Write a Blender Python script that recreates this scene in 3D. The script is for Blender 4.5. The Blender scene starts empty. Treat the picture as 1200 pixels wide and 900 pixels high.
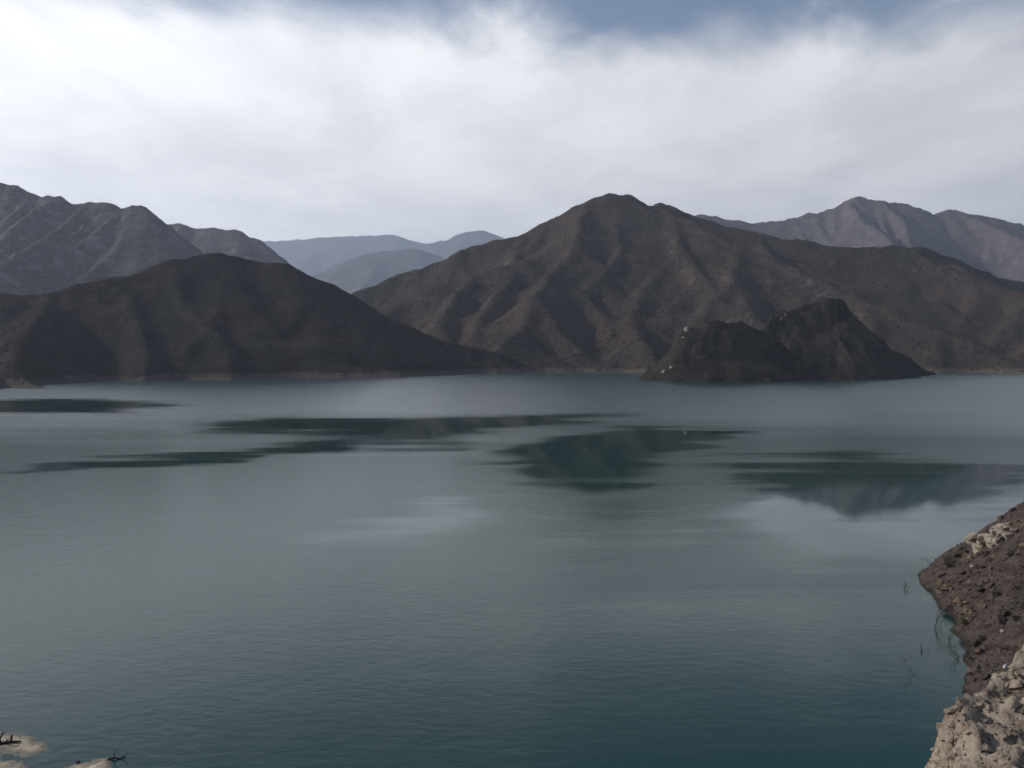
import bpy, bmesh, math, random
import numpy as np
from mathutils import Vector, Matrix

rng = np.random.default_rng(7)
random.seed(7)
SC = bpy.context.scene
COL = SC.collection

# ------------------------------------------------------------------ camera, sky, sun, exposure
CAM_H = 40.0            # eye height above the lake
FPX = 1000.0            # focal length in pixels of the 1200 px wide photograph
HORIZON = 415.0
PITCH = math.atan((450.0 - HORIZON) / FPX)      # looks slightly down
cam_d = bpy.data.cameras.new('camera')
cam = bpy.data.objects.new('camera', cam_d); COL.objects.link(cam)
cam.location = (0, 0, CAM_H)
cam.rotation_euler = (math.pi / 2 - PITCH, 0, 0)
cam_d.sensor_width = 36.0
cam_d.lens = 36.0 * FPX / 1200.0
cam_d.clip_start = 0.5
cam_d.clip_end = 90000
SC.camera = cam

SUN_AZ, SUN_EL = math.radians(-80), math.radians(30)      # azimuth from the view direction, minus = left
sun_dir = Vector((math.sin(SUN_AZ) * math.cos(SUN_EL), math.cos(SUN_AZ) * math.cos(SUN_EL), math.sin(SUN_EL)))
sun_d = bpy.data.lights.new('sun', 'SUN'); sun_d.energy = 3.3; sun_d.angle = math.radians(3.0)
sun_d.color = (1.0, 0.94, 0.86)
sun = bpy.data.objects.new('sun', sun_d); COL.objects.link(sun)
sun.rotation_euler = sun_dir.to_track_quat('Z', 'Y').to_euler()

SC.view_settings.view_transform = 'Standard'
SC.view_settings.look = 'None'
SC.view_settings.gamma = 1.0
SC.view_settings.exposure = 0.0
SC.view_settings.use_curve_mapping = False
SC.cycles.use_denoising = True
SC.cycles.max_bounces = 6
SC.cycles.diffuse_bounces = 2
SC.cycles.glossy_bounces = 2
SC.cycles.volume_bounces = 1
SC.cycles.transparent_max_bounces = 8
SC.cycles.sample_clamp_indirect = 4.0


OFFX, OFFY = -7.0, -6.0


class NT:
    """small helper round a node tree"""
    def __init__(s, tree):
        s.t = tree; s.n = tree.nodes; s.l = tree.links

    def node(s, kind, **kw):
        nd = s.n.new(kind)
        ins = kw.pop('ins', {})
        for k, v in kw.items():
            setattr(nd, k, v)
        for k, v in ins.items():
            s.put(nd.inputs[k], v)
        return nd

    def put(s, sock, v):
        if hasattr(v, 'is_output') or isinstance(v, bpy.types.NodeSocket):
            s.l.new(v, sock)
        else:
            sock.default_value = v

    def math(s, op, a, b=0.0, c=0.0, clamp=False):
        nd = s.n.new('ShaderNodeMath'); nd.operation = op; nd.use_clamp = clamp
        s.put(nd.inputs[0], a); s.put(nd.inputs[1], b)
        if op in ('MULTIPLY_ADD', 'WRAP', 'COMPARE'):
            s.put(nd.inputs[2], c)
        return nd.outputs[0]

    def vmath(s, op, a, b=(0, 0, 0)):
        nd = s.n.new('ShaderNodeVectorMath'); nd.operation = op
        s.put(nd.inputs[0], a); s.put(nd.inputs[1], b)
        return nd.outputs['Value'] if op in ('DOT_PRODUCT', 'LENGTH') else nd.outputs[0]

    def noise(s, vec, scale, detail=4.0, rough=0.55, dist=0.0, col=False, lac=2.0):
        nd = s.n.new('ShaderNodeTexNoise')
        if vec is not None:
            s.l.new(vec, nd.inputs['Vector'])
        nd.inputs['Scale'].default_value = scale
        nd.inputs['Detail'].default_value = detail
        nd.inputs['Roughness'].default_value = rough
        nd.inputs['Lacunarity'].default_value = lac
        nd.inputs['Distortion'].default_value = dist
        return nd.outputs['Color' if col else 'Fac']

    def mapr(s, v, a, b, c=0.0, d=1.0, smooth=True):
        nd = s.n.new('ShaderNodeMapRange')
        nd.interpolation_type = 'SMOOTHSTEP' if smooth else 'LINEAR'
        s.put(nd.inputs[0], v)
        for i, x in enumerate((a, b, c, d)):
            s.put(nd.inputs[i + 1], x)
        return nd.outputs[0]

    def mix(s, f, a, b):
        nd = s.n.new('ShaderNodeMix'); nd.data_type = 'RGBA'
        s.put(nd.inputs[0], f); s.put(nd.inputs[6], a); s.put(nd.inputs[7], b)
        return nd.outputs[2]


def rgb(r, g, b):
    return (r, g, b, 1.0)


# --- world: clear sky behind a thin, torn sheet of high cloud
world = bpy.data.worlds.new('World'); SC.world = world; world.use_nodes = True
w = NT(world.node_tree); w.n.clear()
sky = w.node('ShaderNodeTexSky', sky_type='NISHITA', sun_disc=False, sun_elevation=SUN_EL,
             sun_rotation=SUN_AZ % (2 * math.pi), altitude=600.0, air_density=1.0, dust_density=0.4, ozone_density=1.5)
tc = w.node('ShaderNodeTexCoord')
dirv = tc.outputs['Generated']
sep = w.node('ShaderNodeSeparateXYZ', ins={0: dirv})
zz = w.math('MAXIMUM', sep.outputs[2], 0.0)
den = w.math('ADD', zz, 0.10)
px_ = w.math('DIVIDE', sep.outputs[0], den)
py_ = w.math('DIVIDE', sep.outputs[1], den)
plane = w.node('ShaderNodeCombineXYZ', ins={0: px_, 1: py_, 2: 0.0}).outputs[0]
rot = w.node('ShaderNodeMapping', ins={0: plane, 'Location': (OFFX, OFFY, 0), 'Rotation': (0, 0, math.radians(-50)), 'Scale': (1.0, 0.80, 1.0)}).outputs[0]
big = w.noise(rot, 0.9, 3.0, 0.5, 0.3)
fib = w.noise(rot, 1.6, 8.0, 0.57, 0.35)
fine = w.noise(w.node('ShaderNodeMapping', ins={0: plane, 'Rotation': (0, 0, math.radians(-62)), 'Scale': (1.5, 0.8, 1)}).outputs[0], 1.5, 6.0, 0.58, 0.4)
rad = w.math('SUBTRACT', w.vmath('LENGTH', plane), w.math('MULTIPLY', w.mapr(px_, -3.0, 3.0, -1.0, 1.0, smooth=False), 0.12))
# the sheet thickens away from the zenith and tears open overhead
near = w.mapr(rad, 1.55, 2.75, 0.0, 1.0)
cov = w.math('ADD', w.math('MULTIPLY', big, 0.8), w.math('MULTIPLY', fib, 1.2))
cov = w.math('ADD', cov, w.math('MULTIPLY', near, 1.0))
cov = w.mapr(cov, 1.16, 1.66, 0.0, 1.0)
toward = w.vmath('DOT_PRODUCT', dirv, tuple(sun_dir))
glow = w.mapr(toward, -0.6, 1.0, 0.66, 1.50, smooth=False)
dens = w.math('ADD', w.math('MULTIPLY', fib, 0.5), w.math('MULTIPLY', fine, 0.5))
shade = w.mapr(dens, 0.36, 0.64, 0.86, 1.10)
hz = w.mapr(sep.outputs[2], 0.0, 0.16, 1.0, 0.0)
lum = w.math('MULTIPLY', w.math('MULTIPLY', glow, shade), w.math('MULTIPLY_ADD', hz, 0.65, 1.0))
cloud = w.vmath('MULTIPLY', (10.8, 10.7, 10.6), w.node('ShaderNodeCombineXYZ', ins={0: lum, 1: lum, 2: lum}).outputs[0])
cov = w.math('MAXIMUM', cov, w.math('MULTIPLY', hz, 0.9))
skyc = w.mix(w.math('MULTIPLY', cov, 0.95), sky.outputs[0], cloud)
bg = w.node('ShaderNodeBackground', ins={'Color': skyc, 'Strength': 0.092})
wo = w.node('ShaderNodeOutputWorld', ins={'Surface': bg.outputs[0]})


# ------------------------------------------------------------------ helpers
def ray(px, py):
    """direction through a pixel of the photograph, scaled so that y = 1"""
    xc, yc = (px - 600.0) / FPX, (450.0 - py) / FPX
    c, s = math.cos(PITCH), math.sin(PITCH)
    d = Vector((xc, c + yc * s, -s + yc * c))
    return d / d.y


def P(px, py, dist):
    d = ray(px, py)
    return np.array((d.x * dist, dist, CAM_H + d.z * dist))


def W(px, py):
    """point on the water seen at a pixel"""
    d = ray(px, py)
    t = -CAM_H / d.z
    return np.array((d.x * t, t))


_perm = rng.permutation(512)
_perm = np.concatenate((_perm, _perm, _perm))
_grad = rng.uniform(0, 2 * math.pi, 512)
_gx, _gy = np.cos(_grad), np.sin(_grad)


def gnoise(x, y):
    """2-D gradient noise, about -0.7..0.7"""
    xi = np.floor(x).astype(np.int64); yi = np.floor(y).astype(np.int64)
    xf = x - xi; yf = y - yi
    u = xf * xf * xf * (xf * (xf * 6 - 15) + 10); v = yf * yf * yf * (yf * (yf * 6 - 15) + 10)

    def g(ix, iy, fx, fy):
        h = _perm[_perm[ix & 511] + (iy & 511)] & 511
        return _gx[h] * fx + _gy[h] * fy
    a = g(xi, yi, xf, yf); b = g(xi + 1, yi, xf - 1, yf)
    c = g(xi, yi + 1, xf, yf - 1); d = g(xi + 1, yi + 1, xf - 1, yf - 1)
    return (a + u * (b - a)) * (1 - v) + (c + u * (d - c)) * v


def fbm(x, y, octv=4, gain=0.5, ridged=False):
    s = np.zeros_like(x, dtype=float); a = 1.0; f = 1.0
    for i in range(octv):
        n = gnoise(x * f + 17.3 * i, y * f - 9.1 * i)
        if ridged:
            n = 0.5 - 2.0 * np.abs(n)
        s += a * n; a *= gain; f *= 2.03
    return s


def tag(o, label=None, cat=None, group=None, kind=None):
    if label: o['label'] = label
    if cat: o['category'] = cat
    if group: o['group'] = group
    if kind: o['kind'] = kind
    return o


def mesh_obj(name, verts, faces, mat, parent=None, smooth=False):
    me = bpy.data.meshes.new(name)
    me.from_pydata([tuple(v) for v in verts] if not isinstance(verts, np.ndarray) else verts.tolist(), [], faces if isinstance(faces, list) else faces.tolist())
    me.polygons.foreach_set('use_smooth', [smooth] * len(me.polygons))
    me.materials.append(mat); me.update()
    o = bpy.data.objects.new(name, me); COL.objects.link(o)
    if parent: o.parent = parent
    return o


def grid_obj(name, xs, ys, Z, mat, smooth=True, keep=None):
    nx, ny = len(xs), len(ys)
    X, Y = np.meshgrid(xs, ys)
    v = np.stack((X, Y, Z), -1).reshape(-1, 3)
    i = np.arange(nx * ny).reshape(ny, nx)
    f = np.stack((i[:-1, :-1], i[:-1, 1:], i[1:, 1:], i[1:, :-1]), -1).reshape(-1, 4)
    if keep is not None:
        k = keep
        km = (k[:-1, :-1] | k[:-1, 1:] | k[1:, 1:] | k[1:, :-1]).reshape(-1)
        f = f[km]
        used = np.zeros(nx * ny, bool); used[f.reshape(-1)] = True
        remap = np.cumsum(used) - 1
        v = v[used]; f = remap[f]
    nf, nv = len(f), len(v)
    me = bpy.data.meshes.new(name)
    me.vertices.add(nv); me.vertices.foreach_set('co', v.astype(np.float32).reshape(-1))
    me.loops.add(nf * 4); me.loops.foreach_set('vertex_index', f.astype(np.int32).reshape(-1))
    me.polygons.add(nf); me.polygons.foreach_set('loop_start', np.arange(0, nf * 4, 4, dtype=np.int32))
    me.polygons.foreach_set('use_smooth', np.full(nf, smooth))
    me.update(calc_edges=True)
    me.materials.append(mat)
    o = bpy.data.objects.new(name, me); COL.objects.link(o)
    return o


def material(name):
    m = bpy.data.materials.new(name); m.use_nodes = True
    t = NT(m.node_tree)
    return m, t, t.n['Principled BSDF']


# ------------------------------------------------------------------ materials
def hill_material(name, soil, scrub, rock, red, scale=1.0, rock_slope=(0.62, 0.80), ring=True, bump=4.0, rock_amt=1.0):
    m, t, p = material(name)
    geo = t.node('ShaderNodeNewGeometry')
    pos = geo.outputs['Position']
    sx = t.node('ShaderNodeSeparateXYZ', ins={0: pos})
    nz = t.node('ShaderNodeSeparateXYZ', ins={0: geo.outputs['Normal']}).outputs[2]
    patch = t.mapr(t.noise(pos, 0.005 / scale, 5, 0.6, 0.5), 0.42, 0.58)
    cover = t.mapr(t.noise(t.vmath('ADD', pos, (911.0, 377.0, 0.0)), 0.0035 / scale, 6, 0.62, 0.6), 0.42, 0.60)
    mott = t.mapr(t.noise(pos, 0.05 / scale, 6, 0.68), 0.38, 0.62)
    dots = t.mapr(t.noise(pos, 0.16 / scale, 3, 0.6), 0.46, 0.60)
    c = t.mix(patch, soil, red)
    c = t.mix(t.math('MULTIPLY', mott, t.math('MULTIPLY_ADD', cover, 0.65, 0.30)), c, scrub)
    c = t.mix(t.math('MULTIPLY', dots, t.math('MULTIPLY_ADD', cover, 0.45, 0.15)), c, scrub)
    steep = t.mapr(nz, rock_slope[0], rock_slope[1], 1.0, 0.0)
    rk = t.mapr(t.noise(pos, 0.03 / scale, 6, 0.7), 0.48, 0.64)
    c = t.mix(t.math('MULTIPLY', t.math('MULTIPLY', steep, rk), rock_amt), c, rock)
    if ring:      # bare drawdown zone above the water
        edge = t.math('ADD', sx.outputs[2], t.math('MULTIPLY', t.noise(pos, 0.012, 4, 0.6), -16.0))
        c = t.mix(t.mapr(edge, -1.0, 4.0, 0.75, 0.0), c, rgb(0.135, 0.112, 0.096))
    t.put(p.inputs['Base Color'], c)
    p.inputs['Roughness'].default_value = 0.95
    p.inputs['Specular IOR Level'].default_value = 0.1
    b = t.node('ShaderNodeBump', ins={'Height': t.noise(pos, 0.06 / scale, 8, 0.68), 'Strength': 1.0, 'Distance': bump * 3})
    t.put(p.inputs['Normal'], b.outputs[0])
    return m


SOIL = rgb(0.073, 0.058, 0.048); SCRUB = rgb(0.034, 0.033, 0.026); ROCK = rgb(0.19, 0.175, 0.16); RED = rgb(0.086, 0.058, 0.046)
M_main = hill_material('scrubby_mountain', SOIL, SCRUB, ROCK, RED, rock_amt=0.45)
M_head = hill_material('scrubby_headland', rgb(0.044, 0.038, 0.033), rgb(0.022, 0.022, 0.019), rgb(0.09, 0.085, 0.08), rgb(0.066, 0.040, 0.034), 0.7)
M_isle = hill_material('island_rock', rgb(0.036, 0.032, 0.026), rgb(0.018, 0.018, 0.016), rgb(0.065, 0.058, 0.048), rgb(0.065, 0.053, 0.042), 0.35, (0.50, 0.68), False, 1.5)
M_crag = hill_material('craggy_mountain', rgb(0.12, 0.10, 0.095), rgb(0.065, 0.06, 0.055), rgb(0.19, 0.18, 0.175), rgb(0.12, 0.09, 0.085), 1.5, (0.66, 0.86), False, 6.0)
M_rocky = hill_material('bare_rock_mountain', rgb(0.125, 0.105, 0.10), rgb(0.075, 0.066, 0.064), rgb(0.20, 0.185, 0.175), rgb(0.13, 0.10, 0.095), 2.4, (0.60, 0.82), False, 6.0, 0.7)
M_far = hill_material('far_mountain', rgb(0.11, 0.10, 0.085), rgb(0.06, 0.058, 0.05), ROCK, RED, 3.0, ring=False, bump=8)


# ------------------------------------------------------------------ hills: a branching net of ridges, worn by noise
def seg_max(H, xs, ys, X, Y, a, b, k):
    """raise H to the roof-shaped ridge along the segment a-b (points x, y, z), flanks falling at k"""
    reach = (max(a[2], b[2]) + 40) / k
    i0, i1 = np.searchsorted(xs, (min(a[0], b[0]) - reach, max(a[0], b[0]) + reach))
    j0, j1 = np.searchsorted(ys, (min(a[1], b[1]) - reach, max(a[1], b[1]) + reach))
    if i1 <= i0 or j1 <= j0:
        return
    x = X[j0:j1, i0:i1]; y = Y[j0:j1, i0:i1]
    dx, dy = b[0] - a[0], b[1] - a[1]
    L = dx * dx + dy * dy + 1e-9
    t = np.clip(((x - a[0]) * dx + (y - a[1]) * dy) / L, 0, 1)
    d = np.hypot(x - a[0] - t * dx, y - a[1] - t * dy)
    # concave flanks: steep near the ridge, easing towards the foot
    z = a[2] + t * (b[2] - a[2])
    h = z - k * d * (1.0 - 0.22 * np.clip(d / (np.maximum(z, 30) / k), 0, 1))
    np.maximum(H[j0:j1, i0:i1], h, out=H[j0:j1, i0:i1])


def spur_net(crest, gap, grade, r, floor=-20.0, wig=0.35, side=(1, -1), sub=True, bias=0.0):
    """spurs that leave a crest on both sides and run down to the floor, with smaller spurs off them"""
    out = []
    cl = [np.array(c, float) for c in crest]
    for i in range(len(cl) - 1):
        a, b = cl[i], cl[i + 1]
        L = np.hypot(*(b - a)[:2])
        n = max(1, int(round(L / gap)))
        tang = math.atan2(b[1] - a[1], b[0] - a[0])
        for q in range(n):
            f = (q + r.uniform(0.15, 0.85)) / n
            st = a + (b - a) * f
            for s in side:
                if r.uniform() < 0.12:
                    continue
                ang = tang - s * (math.pi / 2) + r.uniform(-0.45, 0.45) + bias * s
                p = st.copy(); p[2] -= 2.0
                g0 = grade * r.uniform(0.85, 1.2)
                total = max(p[2] - floor, 30.0)
                step = total / g0 / 7.0
                pts = [p]
                for m in range(10):
                    ang += r.uniform(-wig, wig)
                    g = g0 * (1.25 if m < 2 else 1.0) * r.uniform(0.75, 1.25)
                    p = p + np.array((math.cos(ang) * step, math.sin(ang) * step, -g * step))
                    pts.append(p)
                    if sub and 1 <= m <= 6 and p[2] > 15:
                        s2 = 1 if r.uniform() < 0.5 else -1
                        an = ang + s2 * r.uniform(0.6, 1.1)
                        c = p.copy(); sp = [c]
                        for _ in range(4):
                            an += r.uniform(-0.3, 0.3)
                            c = c + np.array((math.cos(an) * step * 0.55, math.sin(an) * step * 0.55, -g0 * 1.35 * step * 0.55))
                            sp.append(c)
                        out.append(sp)
                    if p[2] < floor:
                        break
                out.append(pts)
    return out


def blur(H, n=1):
    for _ in range(n):
        Hp = np.pad(H, 1, mode='edge')
        H = (Hp[1:-1, 1:-1] * 4 + (Hp[:-2, 1:-1] + Hp[2:, 1:-1] + Hp[1:-1, :-2] + Hp[1:-1, 2:]) * 2
             + Hp[:-2, :-2] + Hp[2:, 2:] + Hp[:-2, 2:] + Hp[2:, :-2]) / 16
    return H


HILLS = {}


def hill(name, crests, box, cell, mat, label, k=0.62, grade=0.42, gap=160, warp=(18, 160), rough=(6, 60), extra=(), seed=1, craggy=0.0, base=-12.0, sm=2, **kw):
    r = np.random.default_rng(seed)
    xs = np.arange(box[0], box[1] + cell, cell); ys = np.arange(box[2], box[3] + cell, cell)
    X, Y = np.meshgrid(xs, ys)
    wx = X + warp[0] * fbm(X / warp[1] + seed, Y / warp[1], 3); wy = Y + warp[0] * fbm(X / warp[1] + 50, Y / warp[1] + seed, 3)
    H = np.full(X.shape, -60.0)
    lines = []
    for c in crests:
        lines.append((c, k))
        for s in spur_net(c, gap, grade, r, **kw):
            lines.append((s, k * 1.12))
    for c in extra:
        lines.append((c, k * 1.05))
    for c, kk in lines:
        for a, b in zip(c[:-1], c[1:]):
            seg_max(H, xs, ys, wx, wy, a, b, kk)
    H = blur(H, sm)
    n = fbm(X / rough[1] + 3 * seed, Y / rough[1], 5, 0.55)
    H = H + rough[0] * n * np.clip((H + 15) / 60, 0.15, 1)
    if craggy:
        H += craggy * fbm(X / (rough[1] * 1.6) + 9, Y / (rough[1] * 1.6) + 4, 5, 0.6, ridged=True) * np.clip(H / 150, 0, 1)
    o = grid_obj(name, xs, ys, np.maximum(H, base - 3), mat, keep=H > base)
    tag(o, label, 'mountain' if 'mountain' in name else name.split('_')[-1], kind='structure')
    HILLS[label] = (xs, ys, H)
    return o, (xs, ys, H)


def crest(pts):
    return [P(*p) for p in pts]


# main mountain across the water
D1 = crest([(380, 362, 2650), (425, 338, 2700), (470, 320, 2750), (510, 306, 2780), (540, 290, 2800), (580, 281, 2840), (600, 276, 2850), (640, 257, 2880),
            (680, 239, 2900), (700, 230, 2900), (717, 225, 2900), (735, 225, 2900), (750, 233, 2900), (765, 240, 2900), (777, 237, 2900), (790, 241, 2900),
            (800, 246, 2900), (820, 252, 2880), (850, 262, 2850), (880, 268, 2820), (905, 275, 2800), (940, 280, 2780), (980, 287, 2750), (1020, 288, 2740),
            (1060, 287, 2740), (1085, 289, 2760), (1110, 298, 2800), (1140, 311, 2850), (1165, 322, 2900), (1210, 330, 3050), (1300, 325, 3200), (1450, 310, 3300)])
D_extra = [crest([(735, 227, 2900), (790, 262, 2740), (835, 292, 2620), (800, 322, 2480), (745, 352, 2330), (700, 380, 2200), (640, 412, 2050), (600, 428, 1960)]),
           crest([(1075, 290, 2740), (1095, 320, 2600), (1120, 350, 2500), (1140, 380, 2430), (1150, 410, 2380), (1155, 428, 2340)]),
           crest([(1300, 325, 3200), (1260, 350, 2950), (1215, 385, 2700), (1185, 420, 2450), (1175, 436, 2350)]),
           crest([(640, 258, 2880), (610, 310, 2600), (560, 350, 2450), (520, 385, 2300), (500, 410, 2250)]),
           crest([(905, 277, 2800), (930, 320, 2600), (960, 365, 2450), (990, 400, 2350), (1010, 428, 2300)])]
main, G_main = hill('mountain', [D1], (-900, 3100, 1650, 3900), 9.0, M_main,
                    'dark brown scrubby mountain with rounded peak rising behind the small island', 0.80, 0.42, 330, seed=4, extra=D_extra, rough=(11, 85))
# left headland in front
B1 = crest([(-250, 330, 1550), (-120, 340, 1500), (0, 342, 1480), (60, 343, 1500), (90, 331, 1540), (150, 320, 1600), (190, 305, 1660), (230, 297, 1700), (260, 296, 1720), (300, 303, 1740),
            (340, 309, 1750), (380, 327, 1760), (420, 349, 1770), (460, 371, 1780), (500, 389, 1790), (540, 402, 1800), (580, 412, 1810), (610, 422, 1820), (630, 433, 1825), (640, 441, 1825)])
B_extra = [crest([(60, 343, 1500), (40, 370, 1330), (20, 400, 1190), (10, 425, 1090), (30, 445, 1010), (60, 452, 985)]),
           crest([(-120, 340, 1500), (-80, 380, 1250), (-40, 420, 1060), (-20, 445, 960)]),
           crest([(260, 297, 1720), (290, 350, 1600), (330, 395, 1500), (400, 425, 1440), (470, 436, 1440)])]
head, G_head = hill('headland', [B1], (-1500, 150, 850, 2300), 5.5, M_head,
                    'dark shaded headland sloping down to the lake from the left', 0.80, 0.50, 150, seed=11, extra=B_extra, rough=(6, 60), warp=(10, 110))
# craggy mountain behind the headland
A1 = crest([(-300, 190, 3639), (-120, 200, 3639), (-40, 208, 3639), (0, 214, 3639), (18, 216, 3639), (35, 225, 3639), (50, 232, 3639), (58, 228, 3639), (70, 229, 3639), (82, 239, 3653), (92, 237, 3653),
            (105, 235, 3667), (120, 237, 3667), (135, 237, 3667), (143, 242, 3667), (157, 240, 3667), (168, 240, 3667), (178, 247, 3667), (190, 260, 3667), (205, 281, 3639), (220, 302, 3611), (240, 330, 3570), (260, 360, 3500)])
hill('mountain', [A1], (-3500, -700, 2100, 4700), 11.0, M_crag, 'jagged grey mountain at the far left above the headland', 0.95, 0.55, 180, seed=5, rough=(8, 55), craggy=6, sm=1)
A2 = crest([(120, 290, 5250), (160, 270, 5250), (195, 261, 5250), (208, 260, 5250), (225, 267, 5250), (250, 266, 5250), (280, 268, 5250), (292, 276, 5250), (302, 279, 5250), (318, 293, 5220), (345, 312, 5175), (380, 340, 5100)])
hill('mountain', [A2], (-3500, -800, 4300, 6100), 16.0, M_crag, 'blue grey flat topped mountain behind the jagged left one', 0.95, 0.55, 220, seed=6, rough=(10, 75), craggy=8, sm=1)
# right rocky mountain
E1 = crest([(740, 262, 7000), (820, 250, 7000), (850, 256, 7000), (880, 259, 7000), (905, 260, 7000), (940, 252, 7000), (965, 247, 7000), (977, 243, 7000), (985, 238, 7000), (995, 233, 7000), (1005, 229, 7000), (1012, 230, 7000), (1020, 233, 7000), (1030, 232, 7000), (1040, 236, 7000), (1065, 238, 7000),
            (1075, 244, 7000), (1085, 248, 7000), (1095, 250, 7000), (1110, 246, 7000), (1130, 246, 7000), (1150, 252, 7000), (1170, 256, 7000), (1200, 264, 7000), (1260, 270, 7000), (1400, 265, 7000)])
hill('mountain', [E1], (700, 6000, 5100, 8600), 20.0, M_rocky, 'bare rocky grey mountain on the right skyline', 1.0, 0.55, 260, seed=8, rough=(14, 90), craggy=16, sm=1, warp=(25, 220))
# far blue ranges
C2 = crest([(300, 350, 14500), (370, 321, 14500), (410, 303, 14500), (440, 294, 14500), (470, 291, 14500), (490, 290, 14500), (515, 299, 14500), (560, 320, 14500), (620, 330, 14500)])
hill('mountain', [C2], (-6200, 2200, 12500, 17000), 50.0, M_far, 'nearer of the pale blue ridges in the gap', 0.8, 0.42, 450, seed=9, craggy=30, rough=(22, 260), warp=(40, 350))
C1 = crest([(200, 290, 24000), (310, 281, 24000), (335, 281, 24000), (370, 277, 24000), (410, 274, 24000), (440, 275, 24000), (460, 273, 24000), (480, 279, 24000), (498, 284, 24000), (520, 280, 24000)])
hill('mountain', [C1], (-12600, 1100, 20200, 28000), 95.0, M_far, 'long pale blue far ridge left in the gap', 0.8, 0.42, 800, seed=10, craggy=45, rough=(30, 420), warp=(50, 500))
C3 = crest([(470, 300, 21500), (498, 287, 21500), (520, 280, 21500), (545, 271, 21500), (565, 269, 21500), (585, 275, 21500), (620, 290, 21500), (700, 320, 21500)])
hill('mountain', [C3], (-6200, 5200, 18900, 24500), 78.0, M_far, 'pale blue pointed far peak right in the gap', 0.8, 0.42, 800, seed=12, craggy=45, rough=(30, 420), warp=(50, 500))
# island: two humps, the right one higher and farther back
F1 = crest([(752, 446, 1290), (775, 443, 1290), (788, 420, 1292), (797, 402, 1295), (806, 386, 1300), (822, 378, 1305), (845, 375, 1310), (870, 378, 1320), (892, 388, 1330), (915, 402, 1335), (945, 425, 1330), (965, 444, 1320)])
F2 = crest([(885, 394, 1420), (900, 376, 1440), (912, 368, 1450), (925, 362, 1460), (945, 357, 1470), (957, 356, 1476), (966, 351, 1480), (975, 351, 1483), (985, 353, 1490), (996, 362, 1495), (1003, 370, 1500), (1015, 387, 1520), (1035, 402, 1550), (1060, 416, 1590), (1092, 437, 1660)])
isle, G_isle = hill('island', [F1, F2], (130, 900, 1130, 1800), 3.0, M_isle, 'small dark rocky island with two humps in the lake', 1.35, 1.05, 55, seed=13,
                    rough=(4.5, 26), craggy=6.5, warp=(8, 40), sm=0, floor=-12.0)

# lake bed and country beyond, one sheet to the horizon
M_bed = hill_material('country', SOIL, SCRUB, ROCK, RED, 4.0, ring=False)
bed = mesh_obj('ground', [(-20000, -6000, -16), (20000, -6000, -16), (20000, 31000, -16), (-20000, 31000, -16)], [(0, 1, 2, 3)], M_bed)
tag(bed, 'brown open country under and beyond the mountains', 'ground', kind='structure')


# ------------------------------------------------------------------ near shore below the camera
SHORE = np.array([(-400, 60), (-150, 70), (-70, 76), (-52, 79), (-30, 77), (0, 70), (28, 68), (46, 84), (51.5, 96), tuple(W(1140, 785)), tuple(W(1128, 755)), tuple(W(1118, 728)), tuple(W(1100, 708)),
                  tuple(W(1088, 692)), (72.5, 151), (80, 162), (95, 178), (125, 205), (180, 230), (400, 260)], float)


def sd_shore(x, y):
    """distance inland from the shore line, minus in the lake"""
    best = np.full(np.shape(x), 1e9); sgn = np.ones(np.shape(x))
    for a, b in zip(SHORE[:-1], SHORE[1:]):
        dx, dy = b - a
        t = np.clip(((x - a[0]) * dx + (y - a[1]) * dy) / (dx * dx + dy * dy), 0, 1)
        qx = x - a[0] - t * dx; qy = y - a[1] - t * dy
        d = np.hypot(qx, qy)
        cr = dx * (y - a[1]) - dy * (x - a[0])
        m = d < best - 1e-6
        best = np.where(m, d, best); sgn = np.where(m, np.where(cr < 0, 1.0, -1.0), sgn)
    return best * sgn


def ground_z(x, y):
    x = np.asarray(x, float); y = np.asarray(y, float)
    d = sd_shore(x, y) + 1.3 * fbm(x / 9, y / 9, 4)
    tt = np.clip((y - 95) / 30, 0, 1)
    z = np.where(d > 0, (0.56 + 0.27 * tt * (x > 30)) * d, 0.45 * d)
    # far bank of the cove rises on to a hill at the right
    amp = np.clip(d / 8, 0.12, 1)
    z = z + amp * (1.0 * fbm(x / 7 + 5, y / 7, 6, 0.6) + 0.55 * fbm(x / 9 + 2, y / 5, 5, 0.55, ridged=True))
    r = np.hypot(x, y)
    z = np.where(r < 14, np.minimum(z, 38.2 - 0.25 * np.maximum(0, 8 - r)), z)
    return np.minimum(z, 46 + 0.15 * (z - 46))


OUT = crest([(1182, 990, 32.5), (1172, 920, 35), (1152, 880, 36.5), (1132, 845, 39), (1134, 822, 41), (1154, 797, 43), (1204, 760, 45.5), (1300, 700, 50), (1480, 600, 58)])


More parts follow.
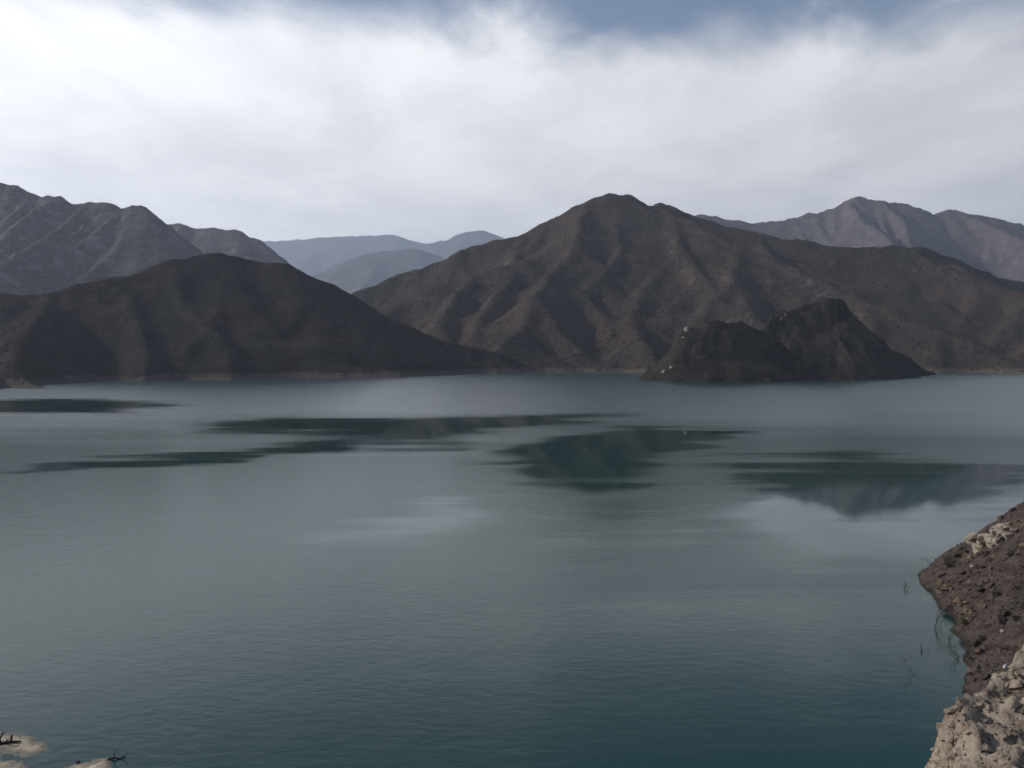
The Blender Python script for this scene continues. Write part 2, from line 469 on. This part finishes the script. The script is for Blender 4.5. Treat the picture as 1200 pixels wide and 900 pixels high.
def outcrop_z(x, y):
    x = np.asarray(x, float); y = np.asarray(y, float)
    wx = x + 0.8 * fbm(x / 3.0, y / 3.0, 3); wy = y + 0.8 * fbm(x / 3.0 + 31, y / 3.0, 3)
    H = np.full(x.shape, -40.0)
    for a, b in zip(OUT[:-1], OUT[1:]):
        dx, dy = b[0] - a[0], b[1] - a[1]
        L = math.hypot(dx, dy)
        tr = ((wx - a[0]) * dx + (wy - a[1]) * dy) / (L * L)
        t = np.clip(tr, 0, 1)
        over = np.maximum(0, np.maximum(-tr, tr - 1)) * L      # beyond the ends of this piece
        qx = wx - a[0] - t * dx; qy = wy - a[1] - t * dy
        d = np.hypot(qx, qy)
        back = ((dx * qy - dy * qx) > 0) | (((wx - OUT[0][0]) * 0.5 + (wy - OUT[0][1]) * 0.86) < 0.4 * np.maximum(0, wx - OUT[0][0] - 3))        # lake side of the crest and its lower end
        H = np.maximum(H, a[2] + t * (b[2] - a[2]) - np.where(back, 2.3, 0.16) * d - np.where(back, 0, 1.0) * over)
    H = H - 0.3 + 0.75 * fbm(x / 2.4, y / 2.4, 6, 0.62, ridged=True) + 0.5 * fbm(x / 4.5 + 9, y / 4.5, 3)
    c = np.clip(fbm(x / 1.3 + 7, y / 1.3 + 3, 3, 0.5) - 0.22, 0, 1)     # hollows
    return H - 1.3 * c


def rock_material(name, dark, mid, pale, s=1.0, amt=0.5, wet=False):
    m, t, p = material(name)
    pos = t.node('ShaderNodeNewGeometry').outputs['Position']
    a = t.mapr(t.noise(pos, 0.9 * s, 6, 0.65, 0.4), 0.36, 0.62)
    b = t.mapr(t.noise(pos, 3.1 * s, 5, 0.7), 0.50, 0.70)
    c = t.mix(a, dark, mid)
    c = t.mix(t.math('MULTIPLY', b, amt), c, pale)
    if wet:      # damp stone along the water line
        zc = t.node('ShaderNodeSeparateXYZ', ins={0: pos}).outputs[2]
        c = t.mix(t.mapr(t.math('ADD', zc, t.math('MULTIPLY', t.noise(pos, 0.8, 3), 0.5)), 0.3, 0.8, 0.8, 0.0), c, rgb(0.03, 0.025, 0.02))
    t.put(p.inputs['Base Color'], c)
    p.inputs['Roughness'].default_value = 0.92
    p.inputs['Specular IOR Level'].default_value = 0.2
    bp = t.node('ShaderNodeBump', ins={'Height': t.noise(pos, 2.6 * s, 8, 0.7), 'Strength': 0.9, 'Distance': 0.35 / s})
    t.put(p.inputs['Normal'], bp.outputs[0])
    return m


M_slope = rock_material('dark_gravel_slope', rgb(0.050, 0.037, 0.032), rgb(0.112, 0.084, 0.068), rgb(0.19, 0.155, 0.125), 0.45, 0.40, True)
M_out = rock_material('pale_outcrop', rgb(0.24, 0.18, 0.135), rgb(0.45, 0.37, 0.285), rgb(0.55, 0.48, 0.40), 1.0, 0.5)
M_stone = rock_material('brown_stone', rgb(0.085, 0.065, 0.055), rgb(0.15, 0.118, 0.098), rgb(0.26, 0.22, 0.19), 1.5)
M_palestone = rock_material('pale_stone', rgb(0.24, 0.195, 0.145), rgb(0.38, 0.32, 0.245), rgb(0.52, 0.47, 0.40), 1.5)
M_whitestone = rock_material('white_stone', rgb(0.52, 0.50, 0.47), rgb(0.62, 0.60, 0.57), rgb(0.72, 0.70, 0.68), 1.5)
M_orange = rock_material('rusty_stone', rgb(0.12, 0.075, 0.048), rgb(0.20, 0.135, 0.09), rgb(0.28, 0.21, 0.15), 1.5)

gx = np.concatenate((np.arange(-400, -90, 12.0), np.arange(-90, 30, 3.0), np.arange(30, 120, 0.7), np.arange(120, 400.1, 8.0)))
gy = np.concatenate((np.arange(-120, 30, 6.0), np.arange(30, 85, 2.0), np.arange(85, 185, 0.7), np.arange(185, 300.1, 5.0)))
X, Y = np.meshgrid(gx, gy)
Zg = ground_z(X, Y)
hillside = grid_obj('hillside', gx, gy, Zg, M_slope, keep=Zg > -9)
tag(hillside, 'dark brown gravel hillside meeting the lake at the right edge', 'hillside', kind='structure')
ox = np.arange(8, 64, 0.22); oy = np.arange(22, 72, 0.22)
X, Y = np.meshgrid(ox, oy)
Zo = outcrop_z(X, Y)
outcrop = grid_obj('rock_outcrop', ox, oy, Zo, M_out, keep=Zo > ground_z(X, Y) - 1.5)
tag(outcrop, 'pale brown craggy rock outcrop in the lower right corner', 'outcrop', kind='structure')


# ------------------------------------------------------------------ water
ys = np.concatenate((np.linspace(-150, 40, 12), 45 * 1.0125 ** np.arange(0, 440)))
ys = ys[ys < 9000]
xs_h = np.concatenate((np.arange(0, 420, 5.0), 420 * 1.03 ** np.arange(0, 95)))
xs_h = xs_h[xs_h < 6000]
xs = np.concatenate((-xs_h[:0:-1], xs_h))
WX, WY = np.meshgrid(xs, ys)


def poly_sd(poly, x, y):
    """signed distance to a polygon, plus inside"""
    best = np.full(x.shape, 1e9); ins = np.zeros(x.shape, bool)
    n = len(poly)
    for i in range(n):
        a, b = poly[i], poly[(i + 1) % n]
        dx, dy = b - a
        t = np.clip(((x - a[0]) * dx + (y - a[1]) * dy) / (dx * dx + dy * dy + 1e-9), 0, 1)
        best = np.minimum(best, np.hypot(x - a[0] - t * dx, y - a[1] - t * dy))
        c = (a[1] > y) != (b[1] > y)
        ins ^= c & (x < (b[0] - a[0]) * (y - a[1]) / (b[1] - a[1] + 1e-12) + a[0])
    return np.where(ins, best, -best)


# slicks of still water (everything else is ruffled by the wind): outline on the lake, softness in metres, stillness
SLICKS = [
    ([(-60, 469), (90, 467), (195, 473), (150, 483), (-60, 484)], 60, 1.0),
    ([(225, 499), (330, 490), (480, 491), (600, 487), (720, 485), (690, 495), (565, 505), (485, 523), (400, 530), (285, 532), (335, 520), (420, 512), (290, 507)], 48, 1.0),
    ([(-40, 557), (60, 544), (140, 537), (230, 531), (305, 534), (290, 543), (150, 547), (60, 552)], 22, 1.0),
    ([(550, 540), (640, 515), (730, 500), (870, 504), (820, 521), (740, 547), (690, 566), (645, 580), (618, 566), (606, 542)], 26, 1.0),
    ([(845, 553), (910, 540), (1010, 533), (1120, 538), (1230, 548), (1230, 660), (1100, 668), (960, 662), (860, 600)], 42, 0.95),
    ([(340, 640), (410, 610), (520, 585), (620, 572), (625, 588), (560, 608), (450, 640)], 22, 0.55),
    ([(650, 590), (790, 568), (830, 600), (760, 640), (660, 630)], 22, 0.45),
]
calm = np.zeros(WX.shape)
dwx = WX + 26 * fbm(WX / 60, WY / 60, 3); dwy = WY + 22 * fbm(WX / 120 + 40, WY / 22, 5, 0.6)
for poly, soft, amt in SLICKS:
    pw = np.array([W(*q) for q in poly])
    s = poly_sd(pw, dwx, dwy)
    calm = np.maximum(calm, amt * np.clip(s / soft + 0.55, 0, 1))
streak = fbm(WX / 170 + 3, WY / 34 + 8, 4, 0.55)
calm = np.clip(calm * (1 + 0.35 * streak) + 0.30 * np.clip(streak, 0, 1) * np.clip((WY - 130) / 200, 0, 1) * np.clip((700 - WY) / 200, 0, 1), 0, 1)
calm = np.maximum(calm, 0.62 * np.clip((165 - WY) / 70, 0, 1) * np.clip((WX + 45) / 70, 0, 1))      # lee of the near slope
# the open lake beyond the slicks is ruffled more strongly
chop = np.clip((WY - 330) / 260 + 0.5 * fbm(WX / 260, WY / 90, 3), 0, 1)

M_water, t, p = material('lake_water')
pos = t.node('ShaderNodeNewGeometry').outputs['Position']
at = t.node('ShaderNodeAttribute', attribute_name='stillness').outputs['Fac']
streaks = t.noise(t.node('ShaderNodeMapping', ins={0: pos, 'Scale': (0.007, 0.060, 1.0)}).outputs[0], 1.0, 4, 0.55, 0.6)
still = t.math('ADD', at, t.math('MULTIPLY', t.math('SUBTRACT', streaks, 0.5), 1.25))
still = t.mapr(still, 0.10, 1.05)
chp = t.node('ShaderNodeAttribute', attribute_name='chop').outputs['Fac']
ruff = t.math('SUBTRACT', 1.0, still)
p.inputs['Base Color'].default_value = rgb(0.005, 0.041, 0.032)
p.inputs['IOR'].default_value = 1.36
t.put(p.inputs['Coat Weight'], t.math('MULTIPLY', t.math('MULTIPLY', ruff, chp), 0.85))
p.inputs['Coat IOR'].default_value = 1.4
p.inputs['Coat Roughness'].default_value = 0.27
t.put(p.inputs['Roughness'], t.math('MULTIPLY_ADD', ruff, t.math('MULTIPLY_ADD', chp, 0.08, 0.17), 0.035))
wv1 = t.noise(t.node('ShaderNodeMapping', ins={0: pos, 'Rotation': (0, 0, 0.5), 'Scale': (0.7, 1.3, 1.0)}).outputs[0], 0.55, 5, 0.6, 0.3)
wv2 = t.noise(pos, 0.12, 3, 0.5)
hgt = t.math('ADD', t.math('MULTIPLY', wv1, 0.30), t.math('MULTIPLY', wv2, 0.35))
bp = t.node('ShaderNodeBump', ins={'Height': hgt, 'Distance': 1.0, 'Strength': t.math('MULTIPLY_ADD', ruff, 0.14, 0.010)})
t.put(p.inputs['Normal'], bp.outputs[0])
lake = grid_obj('lake', xs, ys, np.zeros(WX.shape), M_water)
at_ = lake.data.attributes.new('stillness', 'FLOAT', 'POINT')
at_.data.foreach_set('value', calm.astype(np.float32).reshape(-1))
at2 = lake.data.attributes.new('chop', 'FLOAT', 'POINT')
at2.data.foreach_set('value', chop.astype(np.float32).reshape(-1))
tag(lake, 'grey green reservoir water with dark still slicks mirroring the hills', 'lake', kind='structure')

# ------------------------------------------------------------------ stones, ledges and rubble on the near shore
def hit(px, py, zf, d0, d1, n=900):
    d = ray(px, py); yy = np.linspace(d0, d1, n)
    zz_ = zf(d.x * yy, yy)
    k = np.nonzero(CAM_H + d.z * yy < zz_)[0]
    if len(k) == 0 or k[0] == 0:
        return None
    y = yy[k[0]]
    return np.array((d.x * y, y, zz_[k[0]]))


def stone_mesh(name, seed, squash=(1, 0.8, 0.6), n=15):
    r = np.random.default_rng(seed)
    v = r.normal(size=(n, 3)); v /= np.linalg.norm(v, axis=1)[:, None]
    v *= r.uniform(0.75, 1.0, (n, 1)); v *= np.array(squash) * r.uniform(0.85, 1.15, 3)
    bm = bmesh.new()
    for q in v: bm.verts.new(q)
    res = bmesh.ops.convex_hull(bm, input=bm.verts)
    bmesh.ops.delete(bm, geom=[g for g in bm.verts if not g.link_faces], context='VERTS')
    me = bpy.data.meshes.new(name); bm.to_mesh(me); bm.free()
    me.materials.append(M_stone)
    return me


STONES = [stone_mesh('rock', 100 + i, (1, 0.85, 0.65) if i % 3 else (1, 0.7, 0.4)) for i in range(14)]


def stone(name, p, size, mat, parent=None, sink=0.25, me=None, rot=None):
    o = bpy.data.objects.new(name, me or random.choice(STONES)); COL.objects.link(o)
    o.location = (p[0], p[1], p[2] + size * (0.5 - sink * 1.6))
    o.rotation_euler = rot or (random.uniform(-0.5, 0.5), random.uniform(-0.5, 0.5), random.uniform(0, 6.28))
    o.scale = (size * 0.5,) * 3 if np.isscalar(size) else size
    o.material_slots[0].link = 'OBJECT'; o.material_slots[0].material = mat
    if parent: o.parent = parent
    return o


def rubble(name, pts, sizes, mat, parent):
    """many small broken stones in one mesh"""
    base = np.array([(1, 0, 0), (-1, 0, 0), (0, 1, 0), (0, -1, 0), (0, 0, 1), (0, 0, -1)], float)
    fc = np.array([(0, 2, 4), (2, 1, 4), (1, 3, 4), (3, 0, 4), (2, 0, 5), (1, 2, 5), (3, 1, 5), (0, 3, 5)])
    n = len(pts)
    r = np.random.default_rng(n)
    V = base[None] * r.uniform(0.5, 1.0, (n, 6, 1)) + r.normal(0, 0.18, (n, 6, 3))
    a = r.uniform(0, 6.28, n); c, s_ = np.cos(a), np.sin(a)
    x = V[..., 0] * c[:, None] - V[..., 1] * s_[:, None]; y = V[..., 0] * s_[:, None] + V[..., 1] * c[:, None]
    tl = r.normal(0, 0.35, n)
    z = V[..., 2] * 0.7 + x * tl[:, None]
    V = np.stack((x, y, z), -1) * sizes[:, None, None] + pts[:, None, :]
    F = (fc[None] + (np.arange(n) * 6)[:, None, None]).reshape(-1, 3)
    o = mesh_obj(name, V.reshape(-1, 3), F, mat, parent)
    o['kind'] = 'stuff'
    return o


# gravel and stones of the dark slope
r = np.random.default_rng(21)
gx_ = r.uniform(45, 112, 60000); gy_ = r.uniform(88, 182, 60000)
gz_ = ground_z(gx_, gy_)
ok = (gz_ > 0.05) & (gx_ / gy_ < 0.66)
g = np.stack((gx_, gy_, gz_), -1)[ok][:26000]
rubble('gravel', g[:13000], 0.07 + 0.22 * r.uniform(0, 1, 13000) ** 3, M_stone, hillside)
rubble('dark_gravel', g[13000:], 0.08 + 0.30 * r.uniform(0, 1, len(g) - 13000) ** 3, M_slope, hillside)
n = 0
for i in range(1600):
    px, py = random.uniform(1085, 1215), random.uniform(575, 800)
    q = hit(px, py, ground_z, 85, 185)
    if q is None or q[2] < 0.25: continue
    stone('rock', q, random.uniform(0.45, 0.9) if random.random() < 0.75 else random.uniform(0.9, 2.4), random.choice((M_stone, M_stone, M_slope, M_slope, M_slope, M_orange)), hillside)
    n += 1
    if n >= 260: break
# rusty stones along the water line at the point
for i in range(34):
    f = random.random()
    px, py = 1090 + 40 * f + random.uniform(-2, 12), 682 + 40 * f + random.uniform(-8, 4)
    q = hit(px, py, ground_z, 85, 185)
    if q is None: continue
    stone('rock', q, random.uniform(0.7, 1.7), random.choice((M_orange, M_orange, M_stone)), hillside)

# pale broken ledge above the point
q = hit(1160, 630, ground_z, 90, 185)
ledge = bpy.data.objects.new('rock_ledge', None); COL.objects.link(ledge); ledge.location = q
tag(ledge, 'pale tan broken rock ledge sticking out of the dark slope above the point', 'rock ledge')
bpy.context.view_layer.update()
for i in range(34):
    px = random.uniform(1140, 1182); py = 642 - (px - 1140) * 0.5 + random.uniform(-10, 10)
    c = hit(px, py, ground_z, 90, 185)
    if c is None: continue
    o = stone('rock', c - q, random.uniform(1.6, 4.2), M_palestone, ledge, sink=random.uniform(0.25, 0.45))
for (px, py, sz, m, lab, sq) in [
        (1161, 667, (1.1, 0.55, 0.5), M_whitestone, 'small white stone lying on the dark slope below the pale ledge', 1),
        (1139, 664, (1.5, 0.7, 0.3), M_palestone, 'flat pale slab on the dark slope left of the white stone', 1),
        (1174, 742, (0.6, 0.45, 0.6), M_palestone, 'lone pale stone low on the dark slope above the outcrop', 1),
        (1186, 600, (0.8, 0.8, 1.1), M_stone, 'brown boulder on the ridge line of the slope at the right edge', 1),
        (1134, 728, (0.8, 0.6, 0.5), M_palestone, 'small pale stone at the water edge below the rusty rocks', 1)]:
    q = hit(px, py, ground_z, 85, 185)
    if q is None: continue
    o = stone('stone', q, 1.0, m); o.scale = sz; o.location = q + np.array((0, 0, sz[2] * 0.4)); tag(o, lab, 'stone')

# the near outcrop: blocks set in its face and rubble over it
zo = lambda x, y: outcrop_z(x, y)
n = 0
for i in range(1500):
    px, py = random.uniform(1080, 1215), random.uniform(765, 915)
    q = hit(px, py, zo, 28, 60)
    if q is None: continue
    stone('rock', q, random.uniform(0.4, 0.9) if random.random() < 0.75 else random.uniform(0.9, 1.7), M_out if random.random() < 0.9 else M_stone, outcrop, sink=random.uniform(0.40, 0.62))
    n += 1
    if n >= 130: break
gx_ = r.uniform(14, 44, 40000); gy_ = r.uniform(28, 58, 40000)
gz_ = outcrop_z(gx_, gy_)
ok = (gz_ > ground_z(gx_, gy_)) & (gx_ / gy_ < 0.68) & (gx_ / gy_ > 0.42)
g = np.stack((gx_, gy_, gz_), -1)[ok][:7000]
k = len(g) // 2
rubble('rubble', g[:k], 0.03 + 0.14 * r.uniform(0, 1, k) ** 3, M_out, outcrop)
rubble('rubble', g[k:], 0.03 + 0.12 * r.uniform(0, 1, len(g) - k) ** 3, M_stone, outcrop)
for (px, py, sz, lab) in [(1151, 793, (0.42, 0.3, 0.4), 'white chip of rock on the top edge of the near outcrop'),
                          (1179, 780, (0.35, 0.3, 0.42), 'white pointed stone near the right end of the outcrop crest'),
                          (1192, 793, (0.6, 0.3, 0.3), 'long pale stone below the outcrop crest at the right edge')]:
    q = hit(px, py, zo, 28, 60)
    if q is None: q = hit(px, py + 6, zo, 28, 60)
    if q is None: continue
    o = stone('stone', q, 1.0, M_palestone if 'long' in lab else M_whitestone); o.scale = [0.8 * e for e in sz]; o.location = q + np.array((0, 0, sz[2] * 0.4)); tag(o, lab, 'stone')

# ------------------------------------------------------------------ sand bank, driftwood, drowned and dry shrubs
M_sand, t, p = material('wet_sand')
pos = t.node('ShaderNodeNewGeometry').outputs['Position']
hz_ = t.node('ShaderNodeSeparateXYZ', ins={0: pos}).outputs[2]
c = t.mix(t.mapr(t.noise(pos, 0.5, 5, 0.6), 0.35, 0.65), rgb(0.44, 0.345, 0.23), rgb(0.58, 0.475, 0.34))
c = t.mix(t.mapr(t.noise(pos, 2.2, 6, 0.7), 0.52, 0.68, 0.0, 0.6), c, rgb(0.25, 0.20, 0.145))
c = t.mix(t.mapr(hz_, 0.03, 0.20, 1.0, 0.0), c, rgb(0.20, 0.175, 0.13))
t.put(p.inputs['Base Color'], c); p.inputs['Roughness'].default_value = 0.8
t.put(p.inputs['Normal'], t.node('ShaderNodeBump', ins={'Height': t.noise(pos, 3.0, 5, 0.6), 'Strength': 0.4, 'Distance': 0.1}).outputs[0])
BANKS = [[(-150, 835), (-60, 845), (-10, 853), (12, 861), (40, 864), (56, 870), (57, 878), (48, 884), (36, 887), (10, 883), (-20, 878), (-150, 880)],
         [(-150, 870), (-30, 878), (0, 886), (14, 891), (24, 898), (34, 915), (20, 960), (-150, 960)],
         [(84, 896), (100, 892), (128, 889), (134, 893), (130, 902), (120, 930), (70, 930), (76, 905)]]


def bank_z(x, y):
    z = np.full(np.shape(x), -0.8)
    wx = x + 0.9 * fbm(x / 3, y / 3, 5, 0.6); wy = y + 0.9 * fbm(x / 3 + 20, y / 3, 5, 0.6)
    for b in BANKS:
        s = poly_sd(np.array([W(*q) for q in b]), wx, wy)
        z = np.maximum(z, np.where(s > 0, 0.34 * (1 - np.exp(-s / 2.0)), 0.10 * s))
    return z + 0.07 * fbm(x / 1.5, y / 1.1, 5, 0.6)


bx = np.arange(-78, -34, 0.16); by = np.arange(70, 100, 0.16)
X, Y = np.meshgrid(bx, by)
Zb = bank_z(X, Y)
bank = grid_obj('sand_bank', bx, by, Zb, M_sand, keep=Zb > -0.75)
tag(bank, 'pale sand bank reaching into the water in the lower left corner', 'sand bank', kind='structure')

gx_ = r.uniform(-70, -36, 9000); gy_ = r.uniform(76, 95, 9000); gz_ = bank_z(gx_, gy_)
g = np.stack((gx_, gy_, gz_), -1)[(gz_ > 0.04) & (fbm(gx_ / 2, gy_ / 2, 3) > 0.1)][:900]
rubble('pebbles', g, 0.02 + 0.09 * r.uniform(0, 1, len(g)) ** 3, M_stone, bank)
M_wood, t, p = material('dead_wood')
pos = t.node('ShaderNodeNewGeometry').outputs['Position']
t.put(p.inputs['Base Color'], t.mix(t.noise(pos, 4.0, 4), rgb(0.020, 0.015, 0.012), rgb(0.05, 0.04, 0.032)))
p.inputs['Roughness'].default_value = 0.9
M_twig, t, p = material('grey_twig')
t.put(p.inputs['Base Color'], rgb(0.06, 0.052, 0.045)); p.inputs['Roughness'].default_value = 0.9


def tube(V, F, pts, radii, n=6):
    o0 = len(V)
    pts = [np.array(q, float) for q in pts]
    for i, (q, rr) in enumerate(zip(pts, radii)):
        d = pts[min(i + 1, len(pts) - 1)] - pts[max(i - 1, 0)]
        d = Vector(d).normalized(); u = d.orthogonal().normalized(); v_ = d.cross(u)
        for k in range(n):
            a = 2 * math.pi * k / n
            V.append(tuple(Vector(q) + (u * math.cos(a) + v_ * math.sin(a)) * rr))
    for i in range(len(pts) - 1):
        for k in range(n):
            F.append((o0 + i * n + k, o0 + i * n + (k + 1) % n, o0 + (i + 1) * n + (k + 1) % n, o0 + (i + 1) * n + k))
    F.append(tuple(o0 + k for k in range(n))[::-1]); F.append(tuple(o0 + (len(pts) - 1) * n + k for k in range(n)))


def branch(V, F, p0, d, length, r0, depth, rnd):
    pts = [np.array(p0, float)]; d = np.array(d, float)
    for i in range(4):
        d = d + rnd.normal(0, 0.16, 3); d /= np.linalg.norm(d)
        pts.append(pts[-1] + d * length / 4)
    tube(V, F, pts, [r0 * (1 - 0.18 * i) for i in range(5)], 5 if r0 < 0.06 else 7)
    if depth > 0:
        for k in range(rnd.integers(3, 6)):
            i = rnd.integers(1, 5)
            dd = d + rnd.normal(0, 0.55, 3); dd[2] = abs(dd[2]) * 0.9 + 0.1; dd /= np.linalg.norm(dd)
            branch(V, F, pts[i], dd, length * rnd.uniform(0.4, 0.65), r0 * 0.55, depth - 1, rnd)


def driftwood(a, b, rad, stubs, label, seed):
    rnd = np.random.default_rng(seed)
    root = bpy.data.objects.new('driftwood', None); COL.objects.link(root); root.location = a
    a = np.array(a); b = np.array(b)
    V, F = [], []
    pts = [(b - a) * f + rnd.normal(0, 0.09, 3) * (0 < f < 1) for f in np.linspace(0, 1, 7)]
    tube(V, F, pts, [rad * (1 - 0.75 * f) for f in np.linspace(0, 1, 7)], 8)
    mesh_obj('trunk', V, F, M_wood, root, True)
    for (f, dv, ln) in stubs:
        V, F = [], []
        branch(V, F, (b - a) * f, dv, ln, rad * 0.5, 1, rnd)
        mesh_obj('branch', V, F, M_wood, root, True)
    tag(root, label, 'driftwood', 'driftwood stranded at the lower left shore')
    return root


def onbank(px, py, dz=0.1):
    w_ = W(px, py); z = float(bank_z(np.array([w_[0]]), np.array([w_[1]]))[0])
    return np.array((w_[0], w_[1], max(z, -0.05) + dz))


driftwood(onbank(-40, 876, 0.25), onbank(25, 872, 0.1), 0.32, [(0.80, (0.1, 0, 1), 0.8), (0.62, (-0.3, 0.2, 1), 0.7), (0.55, (0.6, 0.3, 0.4), 0.9), (0.70, (0.3, -0.6, 0.4), 0.7)],
          'dark driftwood log with broken stubs lying on the sand bank', 3)
driftwood(onbank(126, 891, 0.08), onbank(156, 887, 0.05), 0.11, [(0.25, (0.05, 0, 1), 0.75), (0.5, (0.7, 0.3, 0.15), 0.8)],
          'thin dark branch sticking out of the water beside the small sand spit', 5)
o = stone('stone', onbank(92, 895, 0), 0.7, M_wood); tag(o, 'small dark stone at the edge of the small sand spit', 'stone')

SHR = [(1093, 668, 2.6, 'dead drowned shrub standing nearest the tip of the rocky point'), (1062, 690, 1.6, 'thin drowned twig farthest out from the rocky point'),
       (1098, 735, 3.4, 'tallest bare drowned shrub in the water beside the slope'), (1112, 752, 2.6, 'bare drowned shrub between the tallest one and the bank'),
       (1084, 764, 1.2, 'short drowned twig out in open water off the slope'), (1124, 772, 2.4, 'bare drowned shrub close to the bank beside the near outcrop'),
       (1070, 792, 1.8, 'drowned twig lowest and leftmost off the near outcrop')]
for i, (px, py, h_, lab) in enumerate(SHR):
    w_ = W(px, py); rnd = np.random.default_rng(40 + i)
    root = bpy.data.objects.new('drowned_shrub', None); COL.objects.link(root); root.location = (w_[0], w_[1], 0)
    for k in range(2 + i % 3):
        V, F = [], []
        branch(V, F, (rnd.normal(0, 0.2), rnd.normal(0, 0.2), -0.4), (rnd.normal(0, 0.2), rnd.normal(0, 0.2), 1), h_ * rnd.uniform(0.75, 1.1), 0.04, 2, rnd)
        mesh_obj('stem', V, F, M_twig, root, True)
    tag(root, lab, 'shrub', 'drowned shrubs off the right shore')

M_leaf, t, p = material('dry_olive_leaf')
pos = t.node('ShaderNodeNewGeometry').outputs['Position']
t.put(p.inputs['Base Color'], t.mix(t.noise(pos, 3.0, 3), rgb(0.055, 0.052, 0.028), rgb(0.12, 0.105, 0.06)))
p.inputs['Roughness'].default_value = 0.9
DRY = [(1184, 589, 1.5, 'olive dry shrub on the skyline of the slope at the right edge'), (1112, 664, 1.5, 'low olive shrub on the rocky point just right of its tip'),
       (1131, 730, 0.9, 'small green shrub at the water edge below the rusty rocks'), (1186, 652, 1.0, 'dry shrub right of the pale ledge'),
       (1170, 700, 1.0, 'dry shrub in the middle of the dark slope'), (1192, 728, 0.9, 'dry shrub on the dark slope at the right edge above the outcrop'),
       (1150, 752, 0.8, 'dry shrub low on the dark slope just above the outcrop')]
for i, (px, py, h_, lab) in enumerate(DRY):
    q = hit(px, py, ground_z, 85, 185)
    if q is None: q = hit(px, py + 6, ground_z, 85, 185)
    if q is None: continue
    rnd = np.random.default_rng(60 + i)
    root = bpy.data.objects.new('dry_shrub', None); COL.objects.link(root); root.location = q
    V, F = [], []
    for k in range(5):
        branch(V, F, (0, 0, -0.1), (rnd.normal(0, 0.6), rnd.normal(0, 0.6), 1), h_ * 0.8, 0.03, 1, rnd)
    tips = np.array(V)
    mesh_obj('stems', V, F, M_twig, root, True)
    n = 500
    c = tips[rnd.integers(0, len(tips), n)] + rnd.normal(0, 0.16 * h_, (n, 3)); c[:, 2] = np.maximum(c[:, 2], 0.02)
    u = rnd.normal(size=(n, 3)) * 0.06; v_ = rnd.normal(size=(n, 3)) * 0.06
    LV = np.stack((c - u, c + v_, c + u, c - v_), 1).reshape(-1, 3)
    mesh_obj('foliage', LV, np.arange(4 * n).reshape(-1, 4), M_leaf, root)
    tag(root, lab, 'shrub', 'dry shrubs on the right slope')


# ------------------------------------------------------------------ scrub on the hills: one mass on each
def scrub(hill_obj, G, n, size, mat, seed, ymax=1e9, zmin=4.0):
    xs_, ys_, H = G
    r = np.random.default_rng(seed)
    x = r.uniform(xs_[0], xs_[-1], n * 8); y = r.uniform(ys_[0], min(ys_[-1], ymax), n * 8)
    fx = (x - xs_[0]) / (xs_[1] - xs_[0]); fy = (y - ys_[0]) / (ys_[1] - ys_[0])
    i = np.clip(fx.astype(int), 0, len(xs_) - 2); j = np.clip(fy.astype(int), 0, len(ys_) - 2)
    fx = fx - i; fy = fy - j
    z = (H[j, i] * (1 - fx) + H[j, i + 1] * fx) * (1 - fy) + (H[j + 1, i] * (1 - fx) + H[j + 1, i + 1] * fx) * fy
    keep = (z > zmin) & (np.abs(x / y) < 0.68) & (fbm(x / 90, y / 90, 3) + r.normal(0, 0.25, len(x)) > -0.05)
    pts = np.stack((x, y, z), -1)[keep][:n]
    o = rubble('scrub', pts, size * (0.5 + 0.9 * r.uniform(0, 1, len(pts)) ** 2), mat, hill_obj)
    return o


M_scrub, t, p = material('dark_scrub')
pos = t.node('ShaderNodeNewGeometry').outputs['Position']
t.put(p.inputs['Base Color'], t.mix(t.noise(pos, 0.08, 3), rgb(0.024, 0.024, 0.017), rgb(0.060, 0.052, 0.036)))
p.inputs['Roughness'].default_value = 1.0; p.inputs['Specular IOR Level'].default_value = 0.0
scrub(main, G_main, 42000, 3.0, M_scrub, 1, 3050)
scrub(head, G_head, 34000, 2.0, M_scrub, 2, 1900)
scrub(isle, G_isle, 9000, 1.5, M_scrub, 3)
# rock faces on the island, coloured paler to imitate sunlight on them
for (px, py, d, sz) in [(805, 389, 1301, (5, 5, 9)), (801, 398, 1298, (4, 4, 7)), (779, 437, 1291, (8, 6, 6)), (786, 432, 1291, (5, 5, 6)), (915, 376, 1447, (4, 4, 9)), (921, 371, 1452, (4, 4, 6))]:
    xs_, ys_, H = G_isle
    f = lambda x, y: H[np.clip(((y - ys_[0]) / 3).astype(int), 0, len(ys_) - 1), np.clip(((x - xs_[0]) / 3).astype(int), 0, len(xs_) - 1)]
    q = hit(px, py, f, 1200, 1700, 2000)
    if q is None: q = P(px, py, d)
    o = stone('rock', q, 1.0, M_stone if d > 1400 else M_out, isle); o.scale = sz; o.location = q + np.array((0, 0, sz[2] * 0.2))

# ------------------------------------------------------------------ haze
hb = (-20500, -6500, -30, 20500, 31500, 3900)
v = [(x, y, z) for z in (hb[2], hb[5]) for y in (hb[1], hb[4]) for x in (hb[0], hb[3])]
M_haze = bpy.data.materials.new('haze_air'); M_haze.use_nodes = True
h = NT(M_haze.node_tree); h.n.clear()
vol = h.node('ShaderNodeVolumePrincipled', ins={'Color': rgb(0.72, 0.82, 1.0), 'Density': 4.2e-5, 'Anisotropy': 0.35})
h.node('ShaderNodeOutputMaterial', ins={'Volume': vol.outputs[0]})
haze = mesh_obj('haze', v, [(0, 2, 3, 1), (4, 5, 7, 6), (0, 1, 5, 4), (2, 6, 7, 3), (0, 4, 6, 2), (1, 3, 7, 5)], M_haze)
tag(haze, 'thin blue haze lying over the lake and mountains', 'haze', kind='stuff')
